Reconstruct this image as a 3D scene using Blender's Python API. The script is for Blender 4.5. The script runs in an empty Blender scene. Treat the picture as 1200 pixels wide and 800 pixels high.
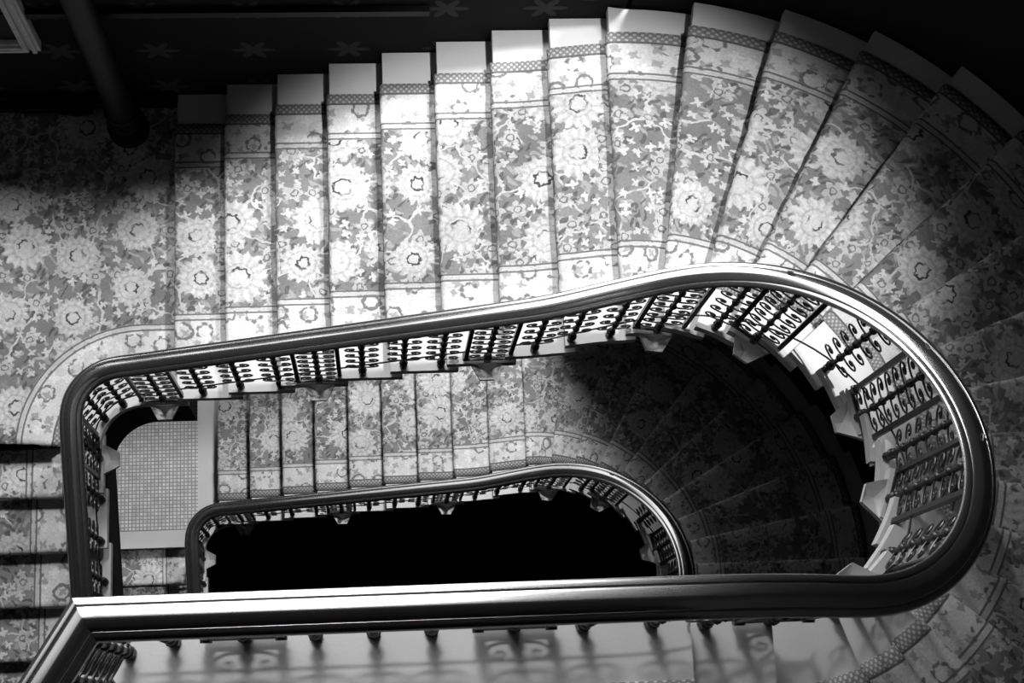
import bpy, bmesh, math, random
import numpy as np
from mathutils import Vector, Matrix

random.seed(7)
S = bpy.context.scene
COL = S.collection

# ------------------------------------------------------------------ camera
cam_d = bpy.data.cameras.new('camera')
cam = bpy.data.objects.new('camera', cam_d)
COL.objects.link(cam)
cam.location = (1.40117, -2.08959, 9.51636)
cam.rotation_mode = 'XYZ'
cam.rotation_euler = (0.22945, -0.07677, -0.04235)
cam_d.sensor_width = 36.0
cam_d.sensor_fit = 'HORIZONTAL'
cam_d.lens = 1952.25 / 1200 * 36
cam_d.clip_start = 0.05
S.camera = cam

# ------------------------------------------------------------------ light
W = bpy.data.worlds.new('world')
S.world = W
W.use_nodes = True
W.node_tree.nodes['Background'].inputs[0].default_value = (1, 1, 1, 1)
W.node_tree.nodes['Background'].inputs[1].default_value = 0.001

def area(name, loc, target, sx, sy, power, spread=180):
    l = bpy.data.lights.new(name, 'AREA')
    l.shape = 'RECTANGLE'; l.size = sx; l.size_y = sy; l.energy = power
    l.spread = math.radians(spread)
    o = bpy.data.objects.new(name, l)
    COL.objects.link(o)
    o.location = loc
    d = Vector(target) - Vector(loc)
    o.rotation_euler = d.to_track_quat('-Z', 'Y').to_euler()
    return o

# added lights behind invented openings in the back and left walls, out of view
area('added_sky_upper', (0.1, 2.15, 5.2), (0.1, 0.0, 5.2), 4.5, 7.3, 400, 118)  # invented window; gives the handrails their highlights
area('added_sky_side', (-2.28, 0.25, 7.4), (0.0, 0.25, 7.4), 1.5, 3.0, 14, 130)  # added for the highlight on the slanting rail
area('added_sky_lower', (0.15, 2.15, -2.1), (0.15, 0.0, -2.1), 4.3, 2.8, 45, 118)  # added window light for the lower handrail
area('added_key_upper', (0.8, 4.0, 11.5), (1.5, -0.3, 1.0), 1.9, 1.3, 1000)  # added key through the opening, for the lit patch on the steps
area('added_key_upper_right', (4.0, 3.4, 7.2), (0.7, 0.3, 0.5), 0.8, 0.7, 560)  # added from the right, to shade the tread edges
area('added_key_lower', (2.3, 3.4, 0.6), (0.9, 0.1, -5.2), 1.0, 0.7, 560)  # added key for the lower flight and mosaic

def spot(name, loc, target, angle, blend, power, radius):
    l = bpy.data.lights.new(name, 'SPOT')
    l.spot_size = math.radians(angle); l.spot_blend = blend; l.energy = power; l.shadow_soft_size = radius
    o = bpy.data.objects.new(name, l); COL.objects.link(o); o.location = loc
    o.rotation_euler = (Vector(target) - Vector(loc)).to_track_quat('-Z', 'Y').to_euler()
    return o
# added unseen spot that lights the upper flight and shades its tread backs
spot('added_stair_spot', (4.2, -0.05, 12.0), (2.40, 0.08, 1.5), 18.2, .42, 5600, .2)
S.cycles.diffuse_bounces = 2
S.view_settings.view_transform = 'Standard'
S.view_settings.look = 'None'
S.view_settings.gamma = 1.0
S.view_settings.use_curve_mapping = False
S.view_settings.exposure = 0.0

# ------------------------------------------------------------------ plan of the stair (metres)
RZ = 0.14886            # rise
GO = 0.30               # going
YL = -0.391             # landing nosing above the left flight
HR = 0.96854            # handrail above nosing line
XL, CX, CY, RR, RC = -0.1512, 2.73413, -0.9783, 0.80509, 0.2415
YB = CY + RR - 0.04138  # back flight well edge
YF = CY - RR + 0.001    # front landing well edge
HS = 38 * RZ            # storey height
ZF = 28 * RZ            # floor landing level
I90 = CX / GO
KD = 90.0 / (18 - I90)  # degrees per winder at the well

def sstep(t):
    t = min(1, max(0, t)); return t * t * (3 - 2 * t)

def nose(i):
    """base point on the well edge, outward direction and climbing direction of nosing line i"""
    if i < I90:
        x = GO * i
        y = YB + sstep((x - CX + .6) / .6) * (CY + RR - YB)
        return Vector((x, y)), Vector((0, 1)), Vector((1, 0))
    if i > 36 - I90:
        x = CX - (i - 36 + I90) * GO
        y = CY - RR + sstep((CX - x) / .25) * (YF - CY + RR)
        return Vector((x, y)), Vector((0, -1)), Vector((-1, 0))
    a = math.radians((18 - i) * KD)
    d = Vector((math.cos(a), math.sin(a)))
    return Vector((CX, CY)) + d * RR, d, Vector((d.y, -d.x))

def path():
    pts = []
    ccx, ccy = XL + RC, YB - RC
    for y in np.arange(ccy - 3.0, ccy, .02): pts.append((XL, y))
    for a in np.linspace(180, 90, 13)[:-1]:
        pts.append((ccx + RC * math.cos(math.radians(a)), ccy + RC * math.sin(math.radians(a))))
    for x in np.arange(ccx, CX - .6, .02): pts.append((x, YB))
    for x in np.linspace(CX - .6, CX, 24)[:-1]:
        pts.append((x, YB + sstep((x - CX + .6) / .6) * (CY + RR - YB)))
    for a in np.linspace(90, -90, 61):
        pts.append((CX + RR * math.cos(math.radians(a)), CY + RR * math.sin(math.radians(a))))
    for x in np.arange(CX - .02, 0.2, -.02):
        pts.append((x, CY - RR + sstep((CX - x) / .25) * (YF - CY + RR)))
    P = np.array(pts)
    s = np.concatenate([[0], np.cumsum(np.hypot(*np.diff(P, axis=0).T))])
    SS = np.arange(0, s[-1], .02)
    X = np.interp(SS, s, P[:, 0]); Y = np.interp(SS, s, P[:, 1])
    n = 8; k_ = np.exp(-.5 * (np.arange(-n, n + 1) / 2.2) ** 2); k_ /= k_.sum()
    def sm(v):
        return np.convolve(np.concatenate([v[0] - (v[1] - v[0]) * np.arange(n, 0, -1), v, v[-1] + (v[-1] - v[-2]) * np.arange(1, n + 1)]), k_, 'valid')
    X, Y = sm(X), sm(Y)
    ang = np.degrees(np.arctan2(Y - CY, X - CX))
    I = np.where(X > CX, 18 - ang / KD, 0)
    back = (X <= CX) & (Y > CY + RR * .3)
    I = np.where(back, np.clip(X / GO, 0, None), I)
    I = np.where((X <= CX) & (Y <= CY) & (X > XL + .01), np.minimum(28, 36 - I90 + (CX - X) / GO), I)
    left = (X <= XL + RC) & (SS < s[-1] / 2)
    I = np.where(left & (Y < YL), (Y - YL) / GO, I)
    I = np.where(left & (Y >= YL) & ~back, np.clip(X / GO, 0, None), I)
    z = RZ * I
    sig = .14
    n = int(3 * sig / .02) + 1
    ker = np.exp(-.5 * (np.arange(-n, n + 1) * .02 / sig) ** 2); ker /= ker.sum()
    zp = np.concatenate([z[0] + (z[1] - z[0]) * np.arange(-n, 0), z, z[-1] + (z[-1] - z[-2]) * np.arange(1, n + 1)])
    zs = np.convolve(zp, ker, 'valid')
    T = np.gradient(np.stack([X, Y], 1), axis=0); T /= np.linalg.norm(T, axis=1, keepdims=True)
    O = np.stack([-T[:, 1], T[:, 0]], 1)          # outward, away from the well
    k0 = int(np.argmin(abs(X - CX) + 10 * (Y < CY)))
    return SS - SS[k0], X, Y, zs + HR, T, O, I
PS, PX, PY, PZ, PT, PO, PI_ = path()

def at(s):
    k = int(np.clip(round((s - PS[0]) / .02), 0, len(PS) - 1))
    return Vector((PX[k], PY[k], PZ[k])), Vector((PT[k][0], PT[k][1], 0)), Vector((PO[k][0], PO[k][1], 0)), PI_[k]

# ------------------------------------------------------------------ node helpers
class NT:
    def __init__(s, name):
        s.m = bpy.data.materials.new(name); s.m.use_nodes = True
        s.t = s.m.node_tree; s.b = s.t.nodes['Principled BSDF']
    def n(s, typ, **kw):
        o = s.t.nodes.new(typ)
        for k, v in kw.items(): setattr(o, k, v)
        return o
    def put(s, sock, v):
        if isinstance(v, (int, float, tuple)): sock.default_value = v
        else: s.t.links.new(v, sock)
    def math(s, op, a, b=0.0, c=None):
        o = s.n('ShaderNodeMath', operation=op)
        s.put(o.inputs[0], a); s.put(o.inputs[1], b)
        if c is not None: s.put(o.inputs[2], c)
        return o.outputs[0]
    def vm(s, op, a, b=(0, 0, 0), scale=None):
        o = s.n('ShaderNodeVectorMath', operation=op)
        s.put(o.inputs[0], a); s.put(o.inputs[1], b)
        if scale is not None: o.inputs['Scale'].default_value = scale
        return o.outputs['Value'] if op in ('LENGTH', 'DOT_PRODUCT', 'DISTANCE') else o.outputs[0]
    def mix(s, f, a, b):
        o = s.n('ShaderNodeMix')
        s.put(o.inputs[0], f); s.put(o.inputs[2], a); s.put(o.inputs[3], b)
        return o.outputs[0]
    def ss(s, v, lo, hi):          # smoothstep lo -> hi
        o = s.n('ShaderNodeMapRange', interpolation_type='SMOOTHSTEP')
        s.put(o.inputs[0], v); o.inputs[1].default_value = lo; o.inputs[2].default_value = hi
        return o.outputs[0]
    def noise(s, vec, scale, detail=3, rough=.55):
        o = s.n('ShaderNodeTexNoise'); s.put(o.inputs['Vector'], vec)
        o.inputs['Scale'].default_value = scale; o.inputs['Detail'].default_value = detail; o.inputs['Roughness'].default_value = rough
        return o.outputs['Fac']
    def sep(s, v):
        o = s.n('ShaderNodeSeparateXYZ'); s.put(o.inputs[0], v); return o.outputs
    def bump(s, h, strength=.3, dist=.01):
        o = s.n('ShaderNodeBump'); o.inputs['Strength'].default_value = strength; o.inputs['Distance'].default_value = dist
        s.put(o.inputs['Height'], h); s.t.links.new(o.outputs[0], s.b.inputs['Normal'])
    def grey(s, v):
        s.put(s.b.inputs['Base Color'], v if not isinstance(v, (int, float)) else (v, v, v, 1))
    def obj(s):
        return s.n('ShaderNodeTexCoord').outputs['Object']

def mat_plain(name, g, rough, spec=.5, var=.15, scale=6, bumps=0.0, bscale=40, metal=0.0, coat=0.0):
    k = NT(name); co = k.obj()
    nz = k.noise(co, scale, 4)
    k.grey(k.math('MULTIPLY', g, k.math('ADD', 1 - var, k.math('MULTIPLY', nz, 2 * var))))
    k.b.inputs['Roughness'].default_value = rough
    k.b.inputs['Specular IOR Level'].default_value = spec
    k.b.inputs['Metallic'].default_value = metal
    k.b.inputs['Coat Weight'].default_value = coat
    k.b.inputs['Coat Roughness'].default_value = .12
    if bumps: k.bump(k.noise(co, bscale, 3), bumps, .004)
    return k.m

M = {}
M['stone'] = mat_plain('pale_stone', .50, .55, .3, .10, 5, .15, 60)
M['stone_unlit'] = mat_plain('unlit_string', .02, .8, .05, .2, 5, .1, 40)  # darkness of the unlit faces put into the colour
M['iron'] = mat_plain('black_iron', .016, .38, .5, .3, 30)
M['iron_scroll'] = mat_plain('black_iron_scroll', .03, .3, .6, .3, 30)
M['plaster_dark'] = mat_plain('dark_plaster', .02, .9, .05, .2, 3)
M['dark_wood'] = mat_plain('dark_wood', .006, .5, .15, .3, 12)
M['gilt'] = mat_plain('worn_gilt', .75, .35, .5, .35, 25, .4, 60, 0)
M['black'] = mat_plain('unlit_well_bottom', .01, .95, .02, .1, 3)  # near-black colour stands in for the unlit well bottom

def mat_rail():
    k = NT('polished_handrail_wood'); co = k.obj()
    st = k.noise(k.vm('MULTIPLY', co, (3, 3, 30)), 3, 5)
    k.grey(k.math('MULTIPLY', .025, k.math('ADD', .5, st)))
    k.b.inputs['Roughness'].default_value = .26
    k.b.inputs['IOR'].default_value = 5.0
    k.b.inputs['Coat Weight'].default_value = .8
    k.b.inputs['Coat IOR'].default_value = 2.2
    k.b.inputs['Coat Roughness'].default_value = .10
    k.bump(k.noise(co, 14, 2), .02, .003)
    return k.m
M['rail'] = mat_rail()

def mat_wallpaper():
    k = NT('dark_damask_wallpaper'); co = k.obj()
    x, y, z = k.sep(co)
    u = k.math('SUBTRACT', k.math('FRACT', k.math('MULTIPLY', x, 1.9)), .5)
    v = k.math('SUBTRACT', k.math('FRACT', k.math('MULTIPLY', z, 1.9)), .5)
    a = k.math('ARCTAN2', v, u); r = k.math('SQRT', k.math('ADD', k.math('MULTIPLY', u, u), k.math('MULTIPLY', v, v)))
    rp = k.math('ADD', .16, k.math('MULTIPLY', .07, k.math('COSINE', k.math('MULTIPLY', a, 6))))
    mk = k.ss(k.math('SUBTRACT', rp, r), -.01, .02)
    k.grey(k.mix(mk, .014, .05))
    k.b.inputs['Roughness'].default_value = .9
    k.b.inputs['Specular IOR Level'].default_value = .1
    return k.m
M['wallpaper'] = mat_wallpaper()

def mat_mosaic():
    k = NT('small_square_floor_mosaic'); co = k.obj()
    x, y, z = k.sep(co)
    def g(a):
        f = k.math('FRACT', k.math('MULTIPLY', a, 30.0))
        return k.ss(k.math('ABSOLUTE', k.math('SUBTRACT', f, .5)), .28, .44)
    ln = k.math('MAXIMUM', g(x), g(y))
    w = k.n('ShaderNodeTexWhiteNoise', noise_dimensions='2D')
    k.put(w.inputs['Vector'], k.vm('FLOOR', k.vm('MULTIPLY', co, (30.0, 30.0, 0))))
    tile = k.math('ADD', .42, k.math('MULTIPLY', w.outputs[0], .16))
    base = k.mix(ln, tile, .22)
    k.grey(k.math('MULTIPLY', base, k.math('ADD', .75, k.math('MULTIPLY', k.noise(co, 9, 4), .5))))
    k.b.inputs['Roughness'].default_value = .6
    k.bump(k.math('SUBTRACT', 1.0, ln), .3, .003)
    return k.m
M['mosaic'] = mat_mosaic()

def mat_carpet(name='persian_carpet', gain=1.0):
    k = NT(name)
    uv = k.n('ShaderNodeUVMap', uv_map='pattern').outputs[0]
    edge = k.n('ShaderNodeAttribute', attribute_name='edge').outputs['Fac']
    wob = k.n('ShaderNodeTexNoise'); k.put(wob.inputs['Vector'], uv); wob.inputs['Scale'].default_value = 7; wob.inputs['Detail'].default_value = 3
    wv = k.vm('SCALE', k.vm('SUBTRACT', wob.outputs['Color'], (.5, .5, .5)), scale=.14)
    wuv = k.vm('ADD', uv, wv)
    fine = k.n('ShaderNodeTexNoise'); k.put(fine.inputs['Vector'], uv); fine.inputs['Scale'].default_value = 38; fine.inputs['Detail'].default_value = 2
    fuv = k.vm('ADD', uv, k.vm('SCALE', k.vm('SUBTRACT', fine.outputs['Color'], (.5, .5, .5)), scale=.034))
    def rosette(scale, rnd, r0, dr, npet, shift, edge_w=.02):
        sc = k.vm('ADD', k.vm('MULTIPLY', fuv, (scale, scale, 0)), (shift, shift * .7, 0))
        v = k.n('ShaderNodeTexVoronoi', voronoi_dimensions='2D', feature='F1')
        k.put(v.inputs['Vector'], sc); v.inputs['Scale'].default_value = 1.0; v.inputs['Randomness'].default_value = rnd
        d = k.vm('SUBTRACT', sc, v.outputs['Position'])
        x, y, z = k.sep(d)
        a = k.math('ARCTAN2', y, x)
        r = k.vm('LENGTH', k.vm('MULTIPLY', d, (1, 1, 0)))
        cid = k.sep(v.outputs['Color'])[0]
        rp = k.math('ADD', r0, k.math('MULTIPLY', dr, k.math('COSINE', k.math('ADD', k.math('MULTIPLY', a, npet), k.math('MULTIPLY', cid, 6.28)))))
        rp = k.math('MULTIPLY', rp, k.math('ADD', .7, k.math('MULTIPLY', cid, .5)))
        return k.ss(k.math('SUBTRACT', rp, r), -edge_w, edge_w), r, a, cid
    ground = k.math('ADD', .11, k.math('MULTIPLY', k.noise(uv, 2.3, 2), .18))
    val = ground
    # small leaves scattered over the ground, at two slants
    for rot, sx, sy, lv, sh in ((.7, 11, 27, .34, 2.2), (-.9, 13, 30, .085, 6.1)):
        ro = k.n('ShaderNodeVectorRotate', rotation_type='Z_AXIS'); k.put(ro.inputs['Vector'], wuv); ro.inputs['Angle'].default_value = rot
        v4 = k.n('ShaderNodeTexVoronoi', voronoi_dimensions='2D', feature='F1'); k.put(v4.inputs['Vector'], k.vm('ADD', k.vm('MULTIPLY', ro.outputs[0], (sx, sy, 0)), (sh, sh, 0)))
        v4.inputs['Scale'].default_value = 1.0
        m4 = k.math('MULTIPLY', k.ss(v4.outputs['Distance'], .36, .26), k.ss(k.sep(v4.outputs['Color'])[1], .35, .45))
        val = k.mix(k.math('MULTIPLY', m4, .8), val, lv)
    # winding stems
    vo = k.n('ShaderNodeTexVoronoi', voronoi_dimensions='2D', feature='DISTANCE_TO_EDGE')
    k.put(vo.inputs['Vector'], wuv); vo.inputs['Scale'].default_value = 4.3; vo.inputs['Randomness'].default_value = .9
    stem = k.math('MULTIPLY', k.ss(vo.outputs['Distance'], .034, .018), k.ss(k.noise(uv, 5, 1), .42, .5))
    val = k.mix(stem, val, .46)
    # tiny blossoms
    m3, r3, a3, c3 = rosette(15, .9, .26, .11, 4, 3.1, .05)
    m3 = k.math('MULTIPLY', m3, k.ss(c3, .3, .4))
    val = k.mix(m3, val, k.math('ADD', .38, k.math('MULTIPLY', c3, .16)))
    # middle blossoms
    m2, r2, a2, c2 = rosette(6.3, .8, .25, .07, 5, 1.7, .03)
    m2 = k.math('MULTIPLY', m2, k.ss(c2, .25, .3))
    val = k.mix(m2, val, .42)
    val = k.mix(k.math('MULTIPLY', m2, k.ss(k.math('ABSOLUTE', k.math('SUBTRACT', r2, .11)), .035, .015)), val, .16)
    # great palmettes
    m1, r1, a1, c1 = rosette(2.9, .6, .34, .035, 15, .4, .025)
    m1 = k.math('MULTIPLY', m1, k.ss(c1, .2, .22))
    pet = k.math('MULTIPLY', k.math('COSINE', k.math('MULTIPLY', a1, 15)), k.ss(r1, .12, .3))
    pv = k.math('ADD', k.math('ADD', .36, k.math('MULTIPLY', pet, .07)), k.math('MULTIPLY', k.noise(fuv, 26, 3), .26))
    pv = k.math('SUBTRACT', pv, k.math('MULTIPLY', k.ss(k.math('ABSOLUTE', k.math('SUBTRACT', r1, .21)), .03, .0), .12))
    val = k.mix(m1, val, pv)
    ringr = k.math('ADD', k.math('ADD', .07, k.math('MULTIPLY', c1, .07)), k.math('MULTIPLY', .010, k.math('COSINE', k.math('MULTIPLY', a1, 7))))
    ring = k.ss(k.math('ABSOLUTE', k.math('SUBTRACT', r1, ringr)), .026, .012)
    val = k.mix(k.math('MULTIPLY', m1, k.math('MULTIPLY', ring, k.ss(k.noise(uv, 9, 2), .38, .56))), val, .07)
    val = k.mix(k.math('MULTIPLY', m1, k.ss(r1, .09, .07)), val, .5)
    # border
    bval = k.math('ADD', .48, k.math('MULTIPLY', k.noise(uv, 14, 3), .18))
    mb, rb, ab, cb = rosette(6.0, .7, .34, .08, 6, 8.3, .04)
    bval = k.mix(k.math('MULTIPLY', mb, k.ss(k.math('ABSOLUTE', k.math('SUBTRACT', rb, .26)), .07, .03)), bval, .18)
    mt, rt, at_, ct = rosette(13, .8, .3, .1, 4, 5.2, .05)
    bval = k.mix(k.math('MULTIPLY', mt, .55), bval, .16)
    bval = k.mix(k.math('MULTIPLY', k.ss(ct, .6, .7), mt), bval, .66)
    guard = k.ss(edge, .062, .056)
    x, y, z = k.sep(uv)
    dots = k.math('MULTIPLY', k.math('SINE', k.math('MULTIPLY', x, 210.0)), k.math('SINE', k.math('MULTIPLY', y, 210.0)))
    gval = k.mix(k.ss(dots, .0, .5), .20, .44)
    bval = k.mix(guard, bval, gval)
    for c0, w0, lv in ((.060, .006, .12), (.235, .006, .16), (.252, .008, .48), (.268, .006, .14)):
        ln = k.ss(k.math('ABSOLUTE', k.math('SUBTRACT', edge, c0)), w0 * 1.3, w0 * .5)
        bval = k.mix(ln, bval, lv)
    val = k.mix(k.ss(edge, .276, .270), val, bval)
    # wear and pile
    wear = k.math('MULTIPLY', k.math('ADD', .50, k.math('MULTIPLY', k.noise(uv, 85, 4, .7), 1.0)), k.math('ADD', .70, k.math('MULTIPLY', k.noise(uv, 5, 3), .6)))
    val = k.math('MULTIPLY', val, wear)
    k.grey(k.math('MULTIPLY', val, gain))
    k.b.inputs['Roughness'].default_value = .95
    k.b.inputs['Specular IOR Level'].default_value = .05
    k.bump(k.noise(uv, 160, 2), .35, .004)
    return k.m
M['carpet'] = mat_carpet(gain=.88)

# ------------------------------------------------------------------ mesh helpers
def link(name, bm, mat, parent=None, smooth=False, kind=None):
    me = bpy.data.meshes.new(name)
    bmesh.ops.recalc_face_normals(bm, faces=bm.faces[:])
    bm.to_mesh(me); bm.free()
    me.materials.append(mat)
    if smooth:
        for p in me.polygons: p.use_smooth = True
        me.set_sharp_from_angle(angle=math.radians(38))
    return link_me(name, me, parent, kind)

def link_me(name, me, parent=None, kind=None):
    o = bpy.data.objects.new(name, me); COL.objects.link(o)
    if parent is not None: o.parent = parent
    if kind: o['kind'] = kind
    return o

def thing(name, label, cat, loc=(0, 0, 0), group=None):
    o = bpy.data.objects.new(name, None); COL.objects.link(o)
    o.location = loc; o.empty_display_size = .1
    tag(o, label, cat, group); return o

def tag(o, label, cat, group=None):
    o['label'] = label; o['category'] = cat
    if group: o['group'] = group

def prism(bm, poly, z0, z1):
    lo = [bm.verts.new((p[0], p[1], z0)) for p in poly]
    hi = [bm.verts.new((p[0], p[1], z1)) for p in poly]
    n = len(poly)
    bm.faces.new(lo[::-1]); bm.faces.new(hi)
    for i in range(n):
        bm.faces.new((lo[i], lo[(i + 1) % n], hi[(i + 1) % n], hi[i]))

def box(bm, x0, x1, y0, y1, z0, z1):
    prism(bm, [(x0, y0), (x1, y0), (x1, y1), (x0, y1)], z0, z1)

def tube(bm, pts, r, seg=6, cap=True):
    pts = [Vector(p) for p in pts]
    rings = []
    up = Vector((0, 0, 1))
    for i, p in enumerate(pts):
        d = (pts[min(i + 1, len(pts) - 1)] - pts[max(i - 1, 0)]).normalized()
        ref = up if abs(d.dot(up)) < .9 else Vector((0, 1, 0))
        a = d.cross(ref).normalized(); b = a.cross(d).normalized()
        rr = r[i] if isinstance(r, (list, tuple)) else r
        rings.append([bm.verts.new(p + a * (rr * math.cos(2 * math.pi * k / seg)) + b * (rr * math.sin(2 * math.pi * k / seg))) for k in range(seg)])
    for A, B in zip(rings[:-1], rings[1:]):
        for k in range(seg):
            bm.faces.new((A[k], A[(k + 1) % seg], B[(k + 1) % seg], B[k]))
    if cap:
        bm.faces.new(rings[0]); bm.faces.new(rings[-1][::-1])

def lathe(bm, prof, seg=10, c=(0, 0)):
    rings = []
    for r, z in prof:
        rings.append([bm.verts.new((c[0] + r * math.cos(2 * math.pi * k / seg), c[1] + r * math.sin(2 * math.pi * k / seg), z)) for k in range(seg)])
    for A, B in zip(rings[:-1], rings[1:]):
        for k in range(seg):
            bm.faces.new((A[k], A[(k + 1) % seg], B[(k + 1) % seg], B[k]))
    bm.faces.new(rings[0][::-1]); bm.faces.new(rings[-1])

def smooth_curve(pts, n=5):
    """Catmull-Rom through pts"""
    P = [Vector(p) for p in pts]; out = []
    for i in range(len(P) - 1):
        p0 = P[max(i - 1, 0)]; p1 = P[i]; p2 = P[i + 1]; p3 = P[min(i + 2, len(P) - 1)]
        for j in range(n):
            t = j / n
            out.append(.5 * ((2 * p1) + (p2 - p0) * t + (2 * p0 - 5 * p1 + 4 * p2 - p3) * t * t + (3 * p1 - p0 - 3 * p2 + p3) * t ** 3))
    out.append(P[-1]); return out

# ------------------------------------------------------------------ the setting
OUT_Y = 1.62
def setting():
    # back wall; its opening has an invented outline that shapes the light patch
    bm = bmesh.new()
    prof = [(-2.2, -.55), (2.8, -.55), (2.8, 11.0), (-2.2, 11.0), (-2.2, 8.75), (1.45, 8.75), (1.6, 8.5), (1.85, 7.6), (2.12, 6.6), (2.35, 5.6), (2.56, 4.2), (2.62, 2.5), (2.62, 1.40), (2.35, 1.46), (1.75, 1.75), (1.35, 2.0), (1.0, 2.35), (.7, 2.6), (-.5, 2.6), (-.7, 1.64), (-2.2, 1.64)]
    def wallpoly(pr):
        a = [bm.verts.new((x, OUT_Y, z)) for x, z in pr]; b = [bm.verts.new((x, OUT_Y + .16, z)) for x, z in pr]
        n = len(pr)
        bm.faces.new(a); bm.faces.new(b[::-1])
        for i in range(n): bm.faces.new((a[i], b[i], b[(i + 1) % n], a[(i + 1) % n]))
    wallpoly(prof)
    wallpoly([(-2.2, -11.3), (2.8, -11.3), (2.8, -.5), (2.7, -.5), (2.7, -3.5), (-2.2, -3.5)])      # below the opening added for the lower lights
    link('wall_back', bm, M['wallpaper'], None, kind='structure')
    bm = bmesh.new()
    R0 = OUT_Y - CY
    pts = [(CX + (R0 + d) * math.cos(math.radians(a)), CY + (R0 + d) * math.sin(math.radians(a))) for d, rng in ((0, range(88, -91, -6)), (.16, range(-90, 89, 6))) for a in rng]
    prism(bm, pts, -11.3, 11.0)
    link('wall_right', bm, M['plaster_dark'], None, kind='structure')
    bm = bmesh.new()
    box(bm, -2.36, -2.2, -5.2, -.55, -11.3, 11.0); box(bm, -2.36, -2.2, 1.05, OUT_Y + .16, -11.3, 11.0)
    box(bm, -2.36, -2.2, -.549, 1.049, -11.3, 5.85); box(bm, -2.36, -2.2, -.549, 1.049, 8.95, 11.0)      # round the opening added for the side light
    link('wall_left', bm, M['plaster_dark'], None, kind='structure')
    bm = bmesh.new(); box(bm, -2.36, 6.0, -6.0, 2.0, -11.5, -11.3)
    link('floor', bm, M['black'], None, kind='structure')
    bm = bmesh.new(); box(bm, -2.2, 1.75, OUT_Y - .035, OUT_Y, 1.30, 1.36); 
    link('trim_1', bm, M['dark_wood'], None, kind='structure')
    bm = bmesh.new(); box(bm, -2.2, .28, OUT_Y - .03, OUT_Y, 0.0, .2)
    link('baseboard_back', bm, M['dark_wood'], None, kind='structure')
    # unseen gallery floor under the viewpoint, put in to block lamp light
    bm = bmesh.new(); box(bm, -2.2, 5.0, -5.2, -2.12, 7.85, 8.0)
    link('floor_gallery', bm, M['plaster_dark'], None, kind='structure')
    # top floor landing
    mx, my = MIT
    bm = bmesh.new()
    dl = Vector((-.125, -.2)).normalized()
    e = Vector((mx, my)) + dl * 3.2
    poly = [(2.40, YF + .03), (2.40, -4.6), (e.x, -4.6), (e.x, e.y), (mx, YF + .03)]
    prism(bm, poly, ZF - .30, ZF)
    fl = link('floor_landing', bm, M['stone'], None, kind='structure')
    fl['kind'] = 'structure'
    return fl
MIT = (0.655, YF)

floor_top = setting()

# ------------------------------------------------------------------ staircases
T_OUT = OUT_Y - YB
def P3(i, t, adv, z):
    b, d, c = nose(i)
    p = b + d * t + c * adv
    return Vector((p.x, p.y, z))
def tmax(i):
    if i <= I90 or i >= 36 - I90: 
        b, d, c = nose(i); return (OUT_Y - b.y - .006) if d.y > 0 else 2.4
    return OUT_Y - CY - RR - .02

def step_mesh(i, i_next=None):
    bm = bmesh.new()
    j = i + 1
    z = i * RZ
    def poly(front, inner, out_i, out_j):
        pts = [P3(i, inner, front, 0)]
        n = 4
        for k in range(1, n):
            f = i + k / n
            pts.append(P3(f, inner, 0, 0) if k > 1 or front <= 0 else P3(f, inner, 0, 0))
        pts += [P3(j, inner, .068, 0), P3(j, out_j, .068, 0)]
        for k in range(n - 1, 0, -1):
            f = i + k / n
            pts.append(P3(f, tmax(f), 0, 0))
        pts.append(P3(i, out_i, front, 0))
        return [(p.x, p.y) for p in pts]
    prism(bm, poly(0, 0, tmax(i), tmax(j)), z - .07, z)
    prism(bm, poly(.07, .045, tmax(i), tmax(j)), z - RZ - .02, z - .0701)
    return bm

def bracket_mesh(z, depth=.085):
    """semi-hexagonal stone corbel with two hollowed cheeks; local x along the rail, -y into the well"""
    bm = bmesh.new()
    rim = [(-.105, .03), (-.085, 0), (-.04, -depth), (.04, -depth), (.085, 0), (.105, .03)]
    top = [bm.verts.new((x, y, 0 if y > -.01 else -.006)) for x, y in rim]
    low = [bm.verts.new((x * .98, y * .98 , -.045)) for x, y in rim]
    bot = [bm.verts.new((x * .62, y * .66 + .005, -.15)) for x, y in rim]
    c0 = bm.verts.new((0, .03, -.015)); c1 = bm.verts.new((0, -depth * .35, -.060)); c2 = bm.verts.new((0, -depth * .95, -.03))
    bm.faces.new((top[0], top[1], c1, c0)); bm.faces.new((top[1], top[2], c1)); bm.faces.new((top[2], c2, c1))
    bm.faces.new((c2, top[3], c1)); bm.faces.new((top[3], top[4], c1)); bm.faces.new((top[4], top[5], c0, c1))
    bm.faces.new((top[2], top[3], c2))
    for A, B in ((top, low), (low, bot)):
        for k in range(6): bm.faces.new((A[k], A[(k + 1) % 6], B[(k + 1) % 6], B[k]))
    bm.faces.new(bot)
    return bm

PANELS_BACK = [-1.62 - .9, -1.62, -.72]
PANELS_ARC = [.11, .55, 1.12, 1.55]

def s_of_left(y):            # arc position on the left flight
    k = int(np.argmin(abs(PY - y) + 10 * (abs(PX - XL) > .02))); return float(PS[k])
def s_of_front(x):
    k = int(np.argmin(abs(PX - x) + 10 * (PY > CY))); return float(PS[k])

def foot_z(s, L0):
    p, t, o, i = at(s)
    if p.x < .28 and p.y > YL and s < 0: return L0
    if s < 0 and p.y < YL + .001 and p.x < XL + RC:
        return -math.ceil((YL - p.y) / GO - 1e-6) * RZ + (L0)
    return math.floor(i + 1e-6) * RZ

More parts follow.
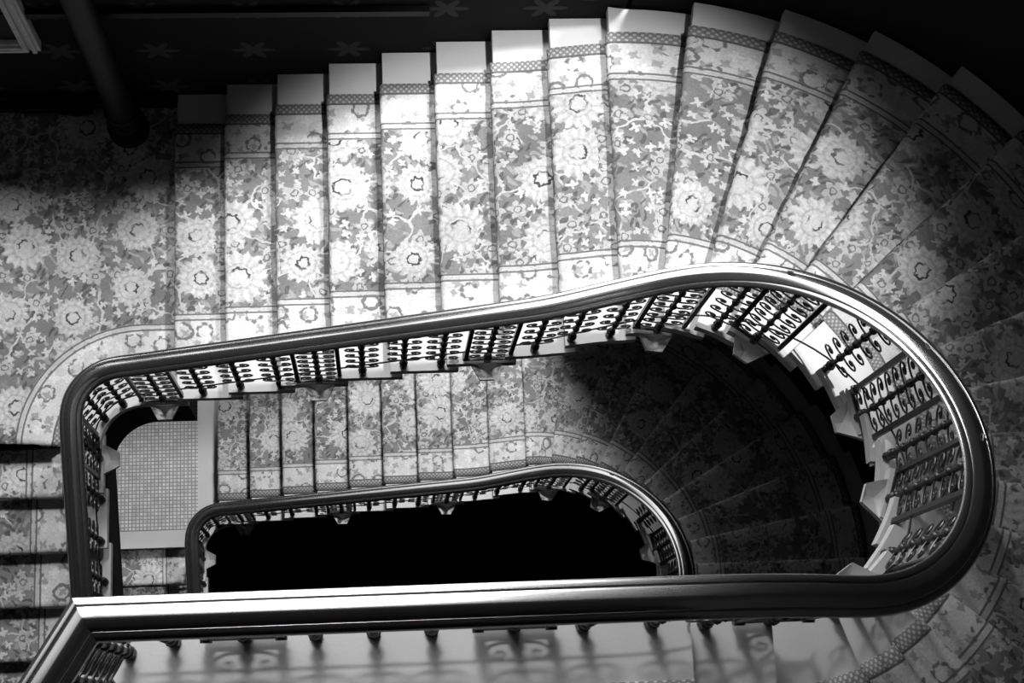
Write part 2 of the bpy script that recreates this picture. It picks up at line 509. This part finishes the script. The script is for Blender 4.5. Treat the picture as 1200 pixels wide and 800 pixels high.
def staircase(label, zoff, L0, i_first, i_last, nleft, panels):
    root = thing('staircase', label, 'staircase', (0, 0, zoff))
    for i in range(i_first, i_last + 1):
        link('step', step_mesh(i), M['stone'], root)
    # left flight
    for j in range(1, nleft + 1):
        bm = bmesh.new(); z = L0 - j * RZ; y0 = YL - j * GO; y1 = y0 + GO + .045
        box(bm, -2.18, XL, y0, y1, z - .07, z)
        box(bm, -2.18, XL - .045, y0 + .05, y1, z - RZ - .02, z - .0701)
        link('step', bm, M['stone'], root)
    # half landing
    cc = Vector((XL + RC, YB - RC))
    def lpoly(off, yn, x1):
        p = [(-2.18, yn), (XL - off, yn)]
        for a in np.linspace(180, 90, 15): p.append((cc.x + (RC + off) * math.cos(math.radians(a)), cc.y + (RC + off) * math.sin(math.radians(a))))
        p += [(x1, YB + off), (x1, OUT_Y - .002), (-2.18, OUT_Y - .002)]
        return p
    xe = i_first * GO + .045
    bm = bmesh.new(); prism(bm, lpoly(0, YL, xe), L0 - .07, L0)
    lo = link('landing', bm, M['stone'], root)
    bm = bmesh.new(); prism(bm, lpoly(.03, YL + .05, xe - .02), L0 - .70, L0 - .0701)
    link('landing_beam', bm, M['stone_unlit'], root)
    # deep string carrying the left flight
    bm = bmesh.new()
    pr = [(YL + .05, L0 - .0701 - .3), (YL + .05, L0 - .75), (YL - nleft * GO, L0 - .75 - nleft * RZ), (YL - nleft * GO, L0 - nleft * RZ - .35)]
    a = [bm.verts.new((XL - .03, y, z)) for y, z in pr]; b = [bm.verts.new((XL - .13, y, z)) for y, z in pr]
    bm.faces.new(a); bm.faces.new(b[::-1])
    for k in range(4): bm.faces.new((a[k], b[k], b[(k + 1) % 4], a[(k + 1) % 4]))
    link('string', bm, M['stone_unlit'], root)
    # corbels under the panels
    bm = bracket_mesh(0); me = bpy.data.meshes.new('corbel'); bmesh.ops.recalc_face_normals(bm, faces=bm.faces[:]); bm.to_mesh(me); bm.free(); me.materials.append(M['stone'])
    for s in panels:
        p, t, o, i = at(s)
        b = link_me('corbel', me, root)
        b.location = (p.x + o.x * 0.0, p.y + o.y * 0.0, foot_z(s, L0) - .01)
        b.rotation_euler = (0, 0, math.atan2(t.y, t.x) + 0)
        b.rotation_euler[2] = math.atan2(t.y, t.x)
        if True:
            # local -y must point into the well (opposite to o)
            yv = Vector((-math.sin(b.rotation_euler[2]), math.cos(b.rotation_euler[2]), 0))
            if yv.dot(o) < 0: b.rotation_euler[2] += math.pi
    return root

P_LEFT = [s_of_left(-.487), s_of_left(-1.39)]
P_FRONT = [s_of_front(x) for x in (2.68, 1.82, .98)]
S_BACK = [-2.29, -2.06, -1.84, -1.385, -1.165, -.955, -.48, -.29, -.09]
S_LEFT = [-2.74, -2.86] + [s_of_left(y) for y in (-.72, -.95, -1.17, -1.62, -1.85, -2.1)]
S_ARC = [.355, .86, 1.335, 1.83, 2.28]
S_FRONT = [s_of_front(x) for x in (2.47, 2.26, 2.04, 1.56, 1.39, 1.21, .76)]
EXTRA_P = [2.05]

panels_u = P_LEFT + PANELS_BACK + PANELS_ARC + EXTRA_P
panels_l = P_LEFT[:1] + PANELS_BACK + PANELS_ARC
stair_u = staircase('pale stone staircase curving up from the carpeted half landing to the top floor', 0.0, 0.0, 1, 27, 7, panels_u)
stair_l = staircase('lower pale stone staircase seen down the well, rising from the mosaic landing', -HS, -RZ, 0, 23, 5, panels_l)

# mosaic field on the lower landing, framed by the white stone
z0 = -RZ + .002
bm = bmesh.new(); box(bm, -2.1, -.208, -.231, OUT_Y - .1, z0 - .02, z0 + .004)
link('mosaic_floor', bm, M['mosaic'], stair_l)['label'] = 'grey mosaic of small square tiles'

# ------------------------------------------------------------------ carpets
def carpet_obj(name, rows, uvs, edges, label, closed=False, flat=False, group=None):
    """rows: list of lists of points"""
    bm = bmesh.new()
    uvl = bm.loops.layers.uv.new('pattern')
    el = bm.verts.layers.float.new('edge')
    V = []; U = {}
    for r, ur, er in zip(rows, uvs, edges):
        vr = []
        for p, u, e in zip(r, ur, er):
            v = bm.verts.new(p); v[el] = e; U[v] = u; vr.append(v)
        V.append(vr)
    for A, B in zip(V[:-1], V[1:]):
        for k in range(len(A) - 1):
            try: f = bm.faces.new((A[k], A[k + 1], B[k + 1], B[k]))
            except ValueError: continue
            for l in f.loops: l[uvl].uv = U[l.vert]
    bmesh.ops.recalc_face_normals(bm, faces=bm.faces[:])
    up = sum(f.normal.z * f.calc_area() for f in bm.faces)
    if up < 0: bmesh.ops.reverse_faces(bm, faces=bm.faces[:])
    me = bpy.data.meshes.new(name); bm.to_mesh(me); bm.free()
    me.materials.append(M['carpet'])
    for p in me.polygons: p.use_smooth = True
    o = link_me(name, me); tag(o, label, 'carpet', group)
    sol = o.modifiers.new('pile', 'SOLIDIFY'); sol.thickness = .008; sol.offset = 1
    return o

NT_ = 26
def flight_carpet(name, label, i0, i1, zoff, t_in, t_out, ush=0.0):
    rows = []; uvs = []; eds = []
    rnd = random.Random(3)
    u = ush
    lift = .003
    for i in range(i0, i1 + 1):
        z = i * RZ
        specs = [(0, .066, z - RZ + lift), (0, .066, z - .075), (0, .012, z - .072), (0, -.008, z - .055), (0, -.012, z - .03), (0, -.008, z - .004), (0, .006, z + lift)]
        if i == i0: pass
        prev = None
        wav = [rnd.uniform(-.0035, .0035) for _ in range(NT_ + 1)]
        for q, (f, adv, zz) in enumerate(specs):
            if q == 0: u += 0
            elif q == 1: u += .07
            elif q == 2: u += .033
            else: u += .025
            _row(rows, uvs, eds, i, adv, zz, u, t_in, t_out, zoff, wav if 2 <= q <= 6 else None)
        for f in (.25, .5, .75):
            u += .075
            _row(rows, uvs, eds, i + f, .02, z + lift, u, t_in, t_out, zoff, None)
        if i == i1:
            u += .07
            _row(rows, uvs, eds, i + 1, .066, z + lift, u, t_in, t_out, zoff, None)
        else: u += .075
    return carpet_obj(name, rows, uvs, eds, label)

def _row(rows, uvs, eds, i, adv, z, u, t_in, t_out, zoff, wav):
    r, uu, e = [], [], []
    for k in range(NT_ + 1):
        t = t_in + (t_out - t_in) * k / NT_
        # the runner keeps its width; pattern runs slightly finer at the well
        p = P3(i, t, adv + (wav[k] if wav else 0), z + zoff)
        r.append(p)
        w = 1.0
        if I90 < i < 36 - I90: w = .72 + .28 * (t / 1.2)
        uu.append((u * 1.0, t)); e.append(min(t - t_in, t_out - t))
    rows.append(r); uvs.append(uu); eds.append(e)

flight_carpet('stair_carpet', 'floral patterned carpet running up the brightly lit upper flight and round its winding steps', 1, 27, 0.0, .22, 1.64)
flight_carpet('stair_carpet', 'floral patterned carpet on the lower flight between the two oval handrails', 0, 23, -HS, .215, 1.64, 5.3)

def left_carpet(name, label, n, zoff, L0, x_in, x_out, ush):
    rows = []; uvs = []; eds = []; u = ush; NX = 24
    rnd = random.Random(5)
    def row(y, z, u, jit=False):
        r, uu, e = [], [], []
        for k in range(NX + 1):
            x = x_in + (x_out - x_in) * k / NX
            jy = rnd.uniform(-.004, .004) if jit else 0
            r.append(Vector((x, y + jy, z + zoff))); uu.append((u, abs(x) * 1.0)); e.append(min(abs(x - x_in), abs(x_out - x)))
        rows.append(r); uvs.append(uu); eds.append(e)
    for j in range(n, 0, -1):
        z = L0 - j * RZ; yn = YL - j * GO
        for dy, dz, du in ((.045, -.08, .0), (.012, -.072, .03), (-.012, -.045, .03), (-.012, -.02, .02), (-.004, .0, .02), (.01, .003, .015), (.1, .003, .09), (.2, .003, .1), (GO + .044, .003, .14)):
            u += du; row(yn + dy, z + dz, u, dy < .005)
        u += .06
    return carpet_obj(name, rows, uvs, eds, label)

left_carpet('stair_carpet', 'patterned carpet descending the left flight in front of the half landing', 7, 0.0, 0.0, XL - .165, -1.9, 2.2)
left_carpet('stair_carpet', 'small patch of patterned carpet on the steps below the mosaic landing', 5, -HS, -RZ, XL - .12, -1.9, 7.2)

def landing_carpet():
    rows = []; uvs = []; eds = []
    cc = Vector((XL + RC, YB - RC)); 
    base = [(Vector((x, YB)), Vector((0, 1))) for x in np.linspace(.335, cc.x, 6)]
    base += [(cc + Vector((math.cos(a), math.sin(a))) * RC, Vector((math.cos(a), math.sin(a)))) for a in np.radians(np.linspace(90, 180, 17))[1:]]
    base += [(Vector((XL, YL + .012)), Vector((-1, 0)))]
    for b, n in base:
        r, uu, e = [], [], []
        for k in range(29):
            d = .20 + (2.75 - .20) * k / 28
            p = b + n * d
            x = max(p.x, -2.05); y = min(p.y, OUT_Y - .04)
            z = .012
            r.append(Vector((x, y, z))); uu.append((x + 11.3, y + 4.1)); e.append(d - .20)
        rows.append(r); uvs.append(uu); eds.append(e)
    # fold over the nosing of the left flight
    for dy, z in ((-.02, .006), (-.026, -.02), (-.022, -.05), (.02, -.073), (.04, -.078)):
        r, uu, e = [], [], []
        for k in range(29):
            d = .20 + (2.75 - .20) * k / 28
            x = max(XL - d, -2.05)
            jy = random.uniform(-.003, .003)
            r.append(Vector((x, YL + .01 + dy + jy, z))); uu.append((x + 11.3, YL + 4.1 + dy)); e.append(d - .2)
        rows.append(r); uvs.append(uu); eds.append(e)
    return carpet_obj('landing_carpet', rows, uvs, eds, 'large floral carpet with palmettes covering the half landing at left')
landing_carpet()

def floor_carpet():
    rows = []; uvs = []; eds = []
    for y in np.linspace(YF - .19, -4.4, 20):
        r, uu, e = [], [], []
        for x in np.linspace(.80, 2.40, 20):
            xx = x - max(0, (YF - .19 - y)) * .625 * (2.40 - x) / 1.6
            r.append(Vector((xx, y, ZF + .008))); uu.append((xx + 3.3, y + 9.1)); e.append(YF - .19 - y)
        rows.append(r); uvs.append(uu); eds.append(e)
    return carpet_obj('floor_carpet', rows, uvs, eds, 'dark edge of the carpet on the top floor behind its white stone border')
floor_carpet()

# ------------------------------------------------------------------ balustrades
def rail_profile():
    half = [(0, .0345), (.004, .0340), (.016, .0292), (.026, .0240), (.0325, .0195), (.0345, .0145), (.0370, .0140), (.0395, .0180), (.046, .0160),
            (.0535, .0100), (.0585, .001), (.0590, -.006), (.0555, -.013), (.0500, -.017), (.0470, -.021), (.0400, -.030), (.0360, -.040)]
    return [(-a, b) for a, b in half[::-1]] + half[1:]
RP = rail_profile()

def sweep(bm, frames):
    rings = []
    for p, o in frames:          # o outward vector, already scaled at mitres
        rings.append([bm.verts.new((p.x + o.x * a, p.y + o.y * a, p.z + b)) for a, b in RP])
    n = len(RP)
    for A, B in zip(rings[:-1], rings[1:]):
        for k in range(n):
            bm.faces.new((A[k], A[(k + 1) % n], B[(k + 1) % n], B[k]))
    bm.faces.new(rings[0]); bm.faces.new(rings[-1][::-1])

# shared ironwork meshes
def mesh_of(name, fn, mat, smooth=True):
    bm = bmesh.new(); fn(bm); me = bpy.data.meshes.new(name)
    bmesh.ops.recalc_face_normals(bm, faces=bm.faces[:]); bm.to_mesh(me); bm.free(); me.materials.append(mat)
    if smooth:
        for p in me.polygons: p.use_smooth = True
        me.set_sharp_from_angle(angle=math.radians(40))
    return me

PITCH = .128
def scroll_fn(w, h):
    def fn(bm):
        pts = [(.006, -.5 * h), (.35 * w, -.62 * h), (.80 * w, -.45 * h), (.99 * w, -.05 * h), (.86 * w, .36 * h), (.60 * w, .44 * h), (.44 * w, .24 * h), (.50 * w, .02 * h), (.66 * w, .0 * h), (.72 * w, .14 * h)]
        c = smooth_curve([(x, 0, z) for x, z in pts], 3)
        tube(bm, c, .0046, 5)
        tube(bm, [(-p.x, p.y, p.z) for p in c], .0046, 5)
    return fn
ME_SCROLL = mesh_of('scroll', scroll_fn(.086, .056), M['iron_scroll'])
ME_SCROLL_P = mesh_of('scroll_panel', scroll_fn(.098, .056), M['iron_scroll'])

def baluster_fn(h):
    def fn(bm):
        lathe(bm, [(.020, 0), (.022, .012), (.016, .03), (.013, .04), (.0105, .06), (.0105, h)], 8)
        z = .115
        while z < h - .05:
            lathe(bm, [(.0105, z - .014), (.018, z - .007), (.0195, z), (.018, z + .007), (.0105, z + .014)], 8)
            z += PITCH
        lathe(bm, [(.014, .062), (.023, .070), (.024, .080), (.014, .090)], 8)
    return fn
ME_BAL = {}
def baluster_mesh(h):
    k = round(h, 2)
    if k not in ME_BAL: ME_BAL[k] = mesh_of('baluster', baluster_fn(k), M['iron'])
    return ME_BAL[k]
def bar_fn(h):
    def fn(bm):
        box(bm, -.011, .011, -.011, .011, .0, h)
        box(bm, -.018, .018, -.018, .018, .05, .075)
    return fn

def single(root, s, L0, scrolls=True):
    p, t, o, i = at(s)
    f = foot_z(s, L0)
    top = p.z - .03
    b = link_me('baluster', baluster_mesh(top - f), root)
    off = .028 if p.z < 4.6 else .008
    b.location = (p.x + o.x * off, p.y + o.y * off, f)
    b.rotation_euler = (0, 0, math.atan2(t.y, t.x))
    z = .18
    while z < top - f - .05:
        c = link_me('scroll', ME_SCROLL, b); c.location = (0, 0, z); z += PITCH

def panel(root, s, L0, half=.115):
    p, t, o, i = at(s)
    f = foot_z(s, L0)
    pan = bpy.data.objects.new('baluster_panel', None); COL.objects.link(pan); pan.parent = root
    off = .02 if p.z < 4.6 else .004
    pan.location = (p.x + o.x * off, p.y + o.y * off, f)
    pan.rotation_euler = (0, 0, math.atan2(t.y, t.x)); pan.empty_display_size = .05
    slope = (at(s + .06)[0].z - at(s - .06)[0].z) / .12
    for dx in (-half, 0, half):
        top = p.z - .03 + slope * dx - f
        k = ('bar', round(top, 2), dx == 0)
        if k not in ME_BAL:
            ME_BAL[k] = mesh_of('bar', (lambda bm, h=top: baluster_fn(h)(bm)) if dx == 0 else bar_fn(top), M['iron'], dx == 0)
        b = link_me('bar', ME_BAL[k], pan); b.location = (dx, 0, 0 if dx == 0 else .02)
        if dx: b.location.z = .02; b.scale.z = (top - .02) / top
    k = ('cross', round(half, 3))
    if k not in ME_BAL:
        ME_BAL[k] = mesh_of('cross_bar', lambda bm: box(bm, -half - .012, half + .012, -.010, .010, -.008, .008), M['iron'], False)
    c = link_me('cross_bar', ME_BAL[k], pan); c.location = (0, 0, .03)
    z = .09; top = p.z - .06 - f
    while z < top:
        q = link_me('scroll', ME_SCROLL_P, pan); q.location = (0, 0, z); z += .105

def balustrade(label, zoff, L0, singles, panels, s0, s1, diag=False):
    root = thing('balustrade', label, 'balustrade', (0, 0, zoff))
    fr = []
    for k in range(len(PS)):
        if PS[k] < s0 or PS[k] > s1: continue
        if k % 2 and not diag: pass
        fr.append((Vector((PX[k], PY[k], PZ[k])), Vector((PO[k][0], PO[k][1], 0))))
    bm = bmesh.new()
    if diag:
        fr = [f for f in fr if not (f[0].x < MIT[0] + .03 and f[0].z > 3)]
        zt = ZF + HR
        d2 = Vector((-.125, -.2, 0)).normalized(); d1 = Vector((-1, 0, 0))
        o1 = Vector((0, -1, 0)); o2 = Vector((-d2.y, d2.x, 0))
        if o2.dot(o1 + Vector((1, 0, 0))) < 0: o2 = -o2
        m = (o1 + o2).normalized(); m = m / m.dot(o1)
        mp = Vector((MIT[0], MIT[1], zt))
        fr.append((mp, m))
        sweep(bm, fr)
        bm2f = [(mp, m), (mp + d2 * .4, o2), (mp + d2 * 3.0, o2)]
        sweep(bm, bm2f)
    else:
        sweep(bm, fr)
    link('handrail', bm, M['rail'], root, True)
    # thin iron rail a hand above the nosings, tying the feet together
    bm = bmesh.new()
    pts = [Vector((PX[k] + PO[k][0] * (.028 if PZ[k] < 4.6 else .004), PY[k] + PO[k][1] * (.028 if PZ[k] < 4.6 else .004), PZ[k] - HR + .12 + (0.03 if L0 < 0 else 0))) for k in range(0, len(PS), 3) if s0 <= PS[k] <= s1 and not (diag and PX[k] < MIT[0] and PZ[k] > 3)]
    tube(bm, pts, .0046, 5)
    link('bottom_rail', bm, M['iron'], root, True)
    for s in singles:
        if s0 <= s <= s1: single(root, s, L0)
    for s in panels:
        if s0 <= s <= s1: panel(root, s, L0)
    if diag:
        # ironwork under the slanting stretch of rail
        for q, kind in ((.16, 'p'), (.42, 's'), (.62, 's'), (.82, 's')):
            p = mp + d2 * q + o2 * .0
            ang = math.atan2(d2.y, d2.x)
            if kind == 's':
                b = link_me('baluster', baluster_mesh(HR - .03), root); b.location = (p.x, p.y, ZF); b.rotation_euler = (0, 0, ang)
                z = .18
                while z < HR - .1:
                    c = link_me('scroll', ME_SCROLL, b); c.location = (0, 0, z); z += PITCH
            else:
                pan = bpy.data.objects.new('baluster_panel', None); COL.objects.link(pan); pan.parent = root
                pan.location = (p.x, p.y, ZF); pan.rotation_euler = (0, 0, ang); pan.empty_display_size = .05
                for dx in (-.115, 0, .115):
                    b = link_me('bar', baluster_mesh(HR - .03) , pan); b.location = (dx, 0, 0)
                z = .09
                while z < HR - .08:
                    c = link_me('scroll', ME_SCROLL_P, pan); c.location = (0, 0, z); z += .105
        bm = bmesh.new(); tube(bm, [mp + d2 * .02 - Vector((0, 0, HR - .12)), mp + d2 * 2.9 - Vector((0, 0, HR - .12))], .0055, 5)
        link('bottom_rail', bm, M['iron'], root, True)
    return root

balustrade('black iron scroll balustrade with polished wooden handrail sweeping round the upper stairwell', 0.0, 0.0,
           S_LEFT + S_BACK + S_ARC + S_FRONT, P_LEFT + PANELS_BACK + PANELS_ARC + EXTRA_P + P_FRONT, PS[0] + .9, PS[-1], True)
balustrade('smaller looking balustrade with wooden handrail around the dark lower stairwell', -HS, -RZ,
           S_LEFT[:5] + S_BACK + S_ARC[:4], P_LEFT[:1] + PANELS_BACK + PANELS_ARC, s_of_left(-1.6), 2.1)

# ------------------------------------------------------------------ dim things by the back wall
col = thing('column', 'dark turned column on a ringed base against the back wall at upper left', 'column', (.0, OUT_Y - .17, 0))
bm = bmesh.new(); lathe(bm, [(.12, 0), (.12, .05), (.105, .06), (.115, .085), (.12, .10), (.115, .12), (.095, .13), (.09, .17), (.10, .185), (.105, .2), (.10, .215), (.088, .225), (.086, .30), (.098, .315), (.10, .33), (.09, .345)], 28)
link('base', bm, M['dark_wood'], col, True)
bm = bmesh.new(); lathe(bm, [(.085, .34), (.078, .6), (.075, 1.4), (.072, 2.6), (.09, 2.62), (.1, 2.7)], 28)
link('shaft', bm, M['dark_wood'], col, True)

fr = thing('picture_frame', 'worn pale picture frame hanging on the dark back wall in the top left corner', 'frame', (-.72, OUT_Y - .02, .93))
def member(x0, x1, z0, z1):
    bm = bmesh.new()
    for a, b, d in ((0, .3, .045), (.3, .55, .03), (.55, .8, .05), (.8, 1, .035)):
        if x1 - x0 < z1 - z0:
            box(bm, x0 + (x1 - x0) * a, x0 + (x1 - x0) * b, -d, .018, z0, z1)
        else:
            box(bm, x0, x1, -d, .018, z0 + (z1 - z0) * a, z0 + (z1 - z0) * b)
    return bm
link('stile', member(.29, .38, 0, 1.3), M['gilt'], fr); link('stile', member(-.29, -.38, 0, 1.3), M['gilt'], fr)
link('bottom_member', member(-.29, .29, .0, .09), M['gilt'], fr); link('top_member', member(-.29, .29, 1.21, 1.3), M['gilt'], fr)
bm = bmesh.new(); box(bm, -.29, .29, -.005, .012, .09, 1.21); link('canvas', bm, M['dark_wood'], fr)
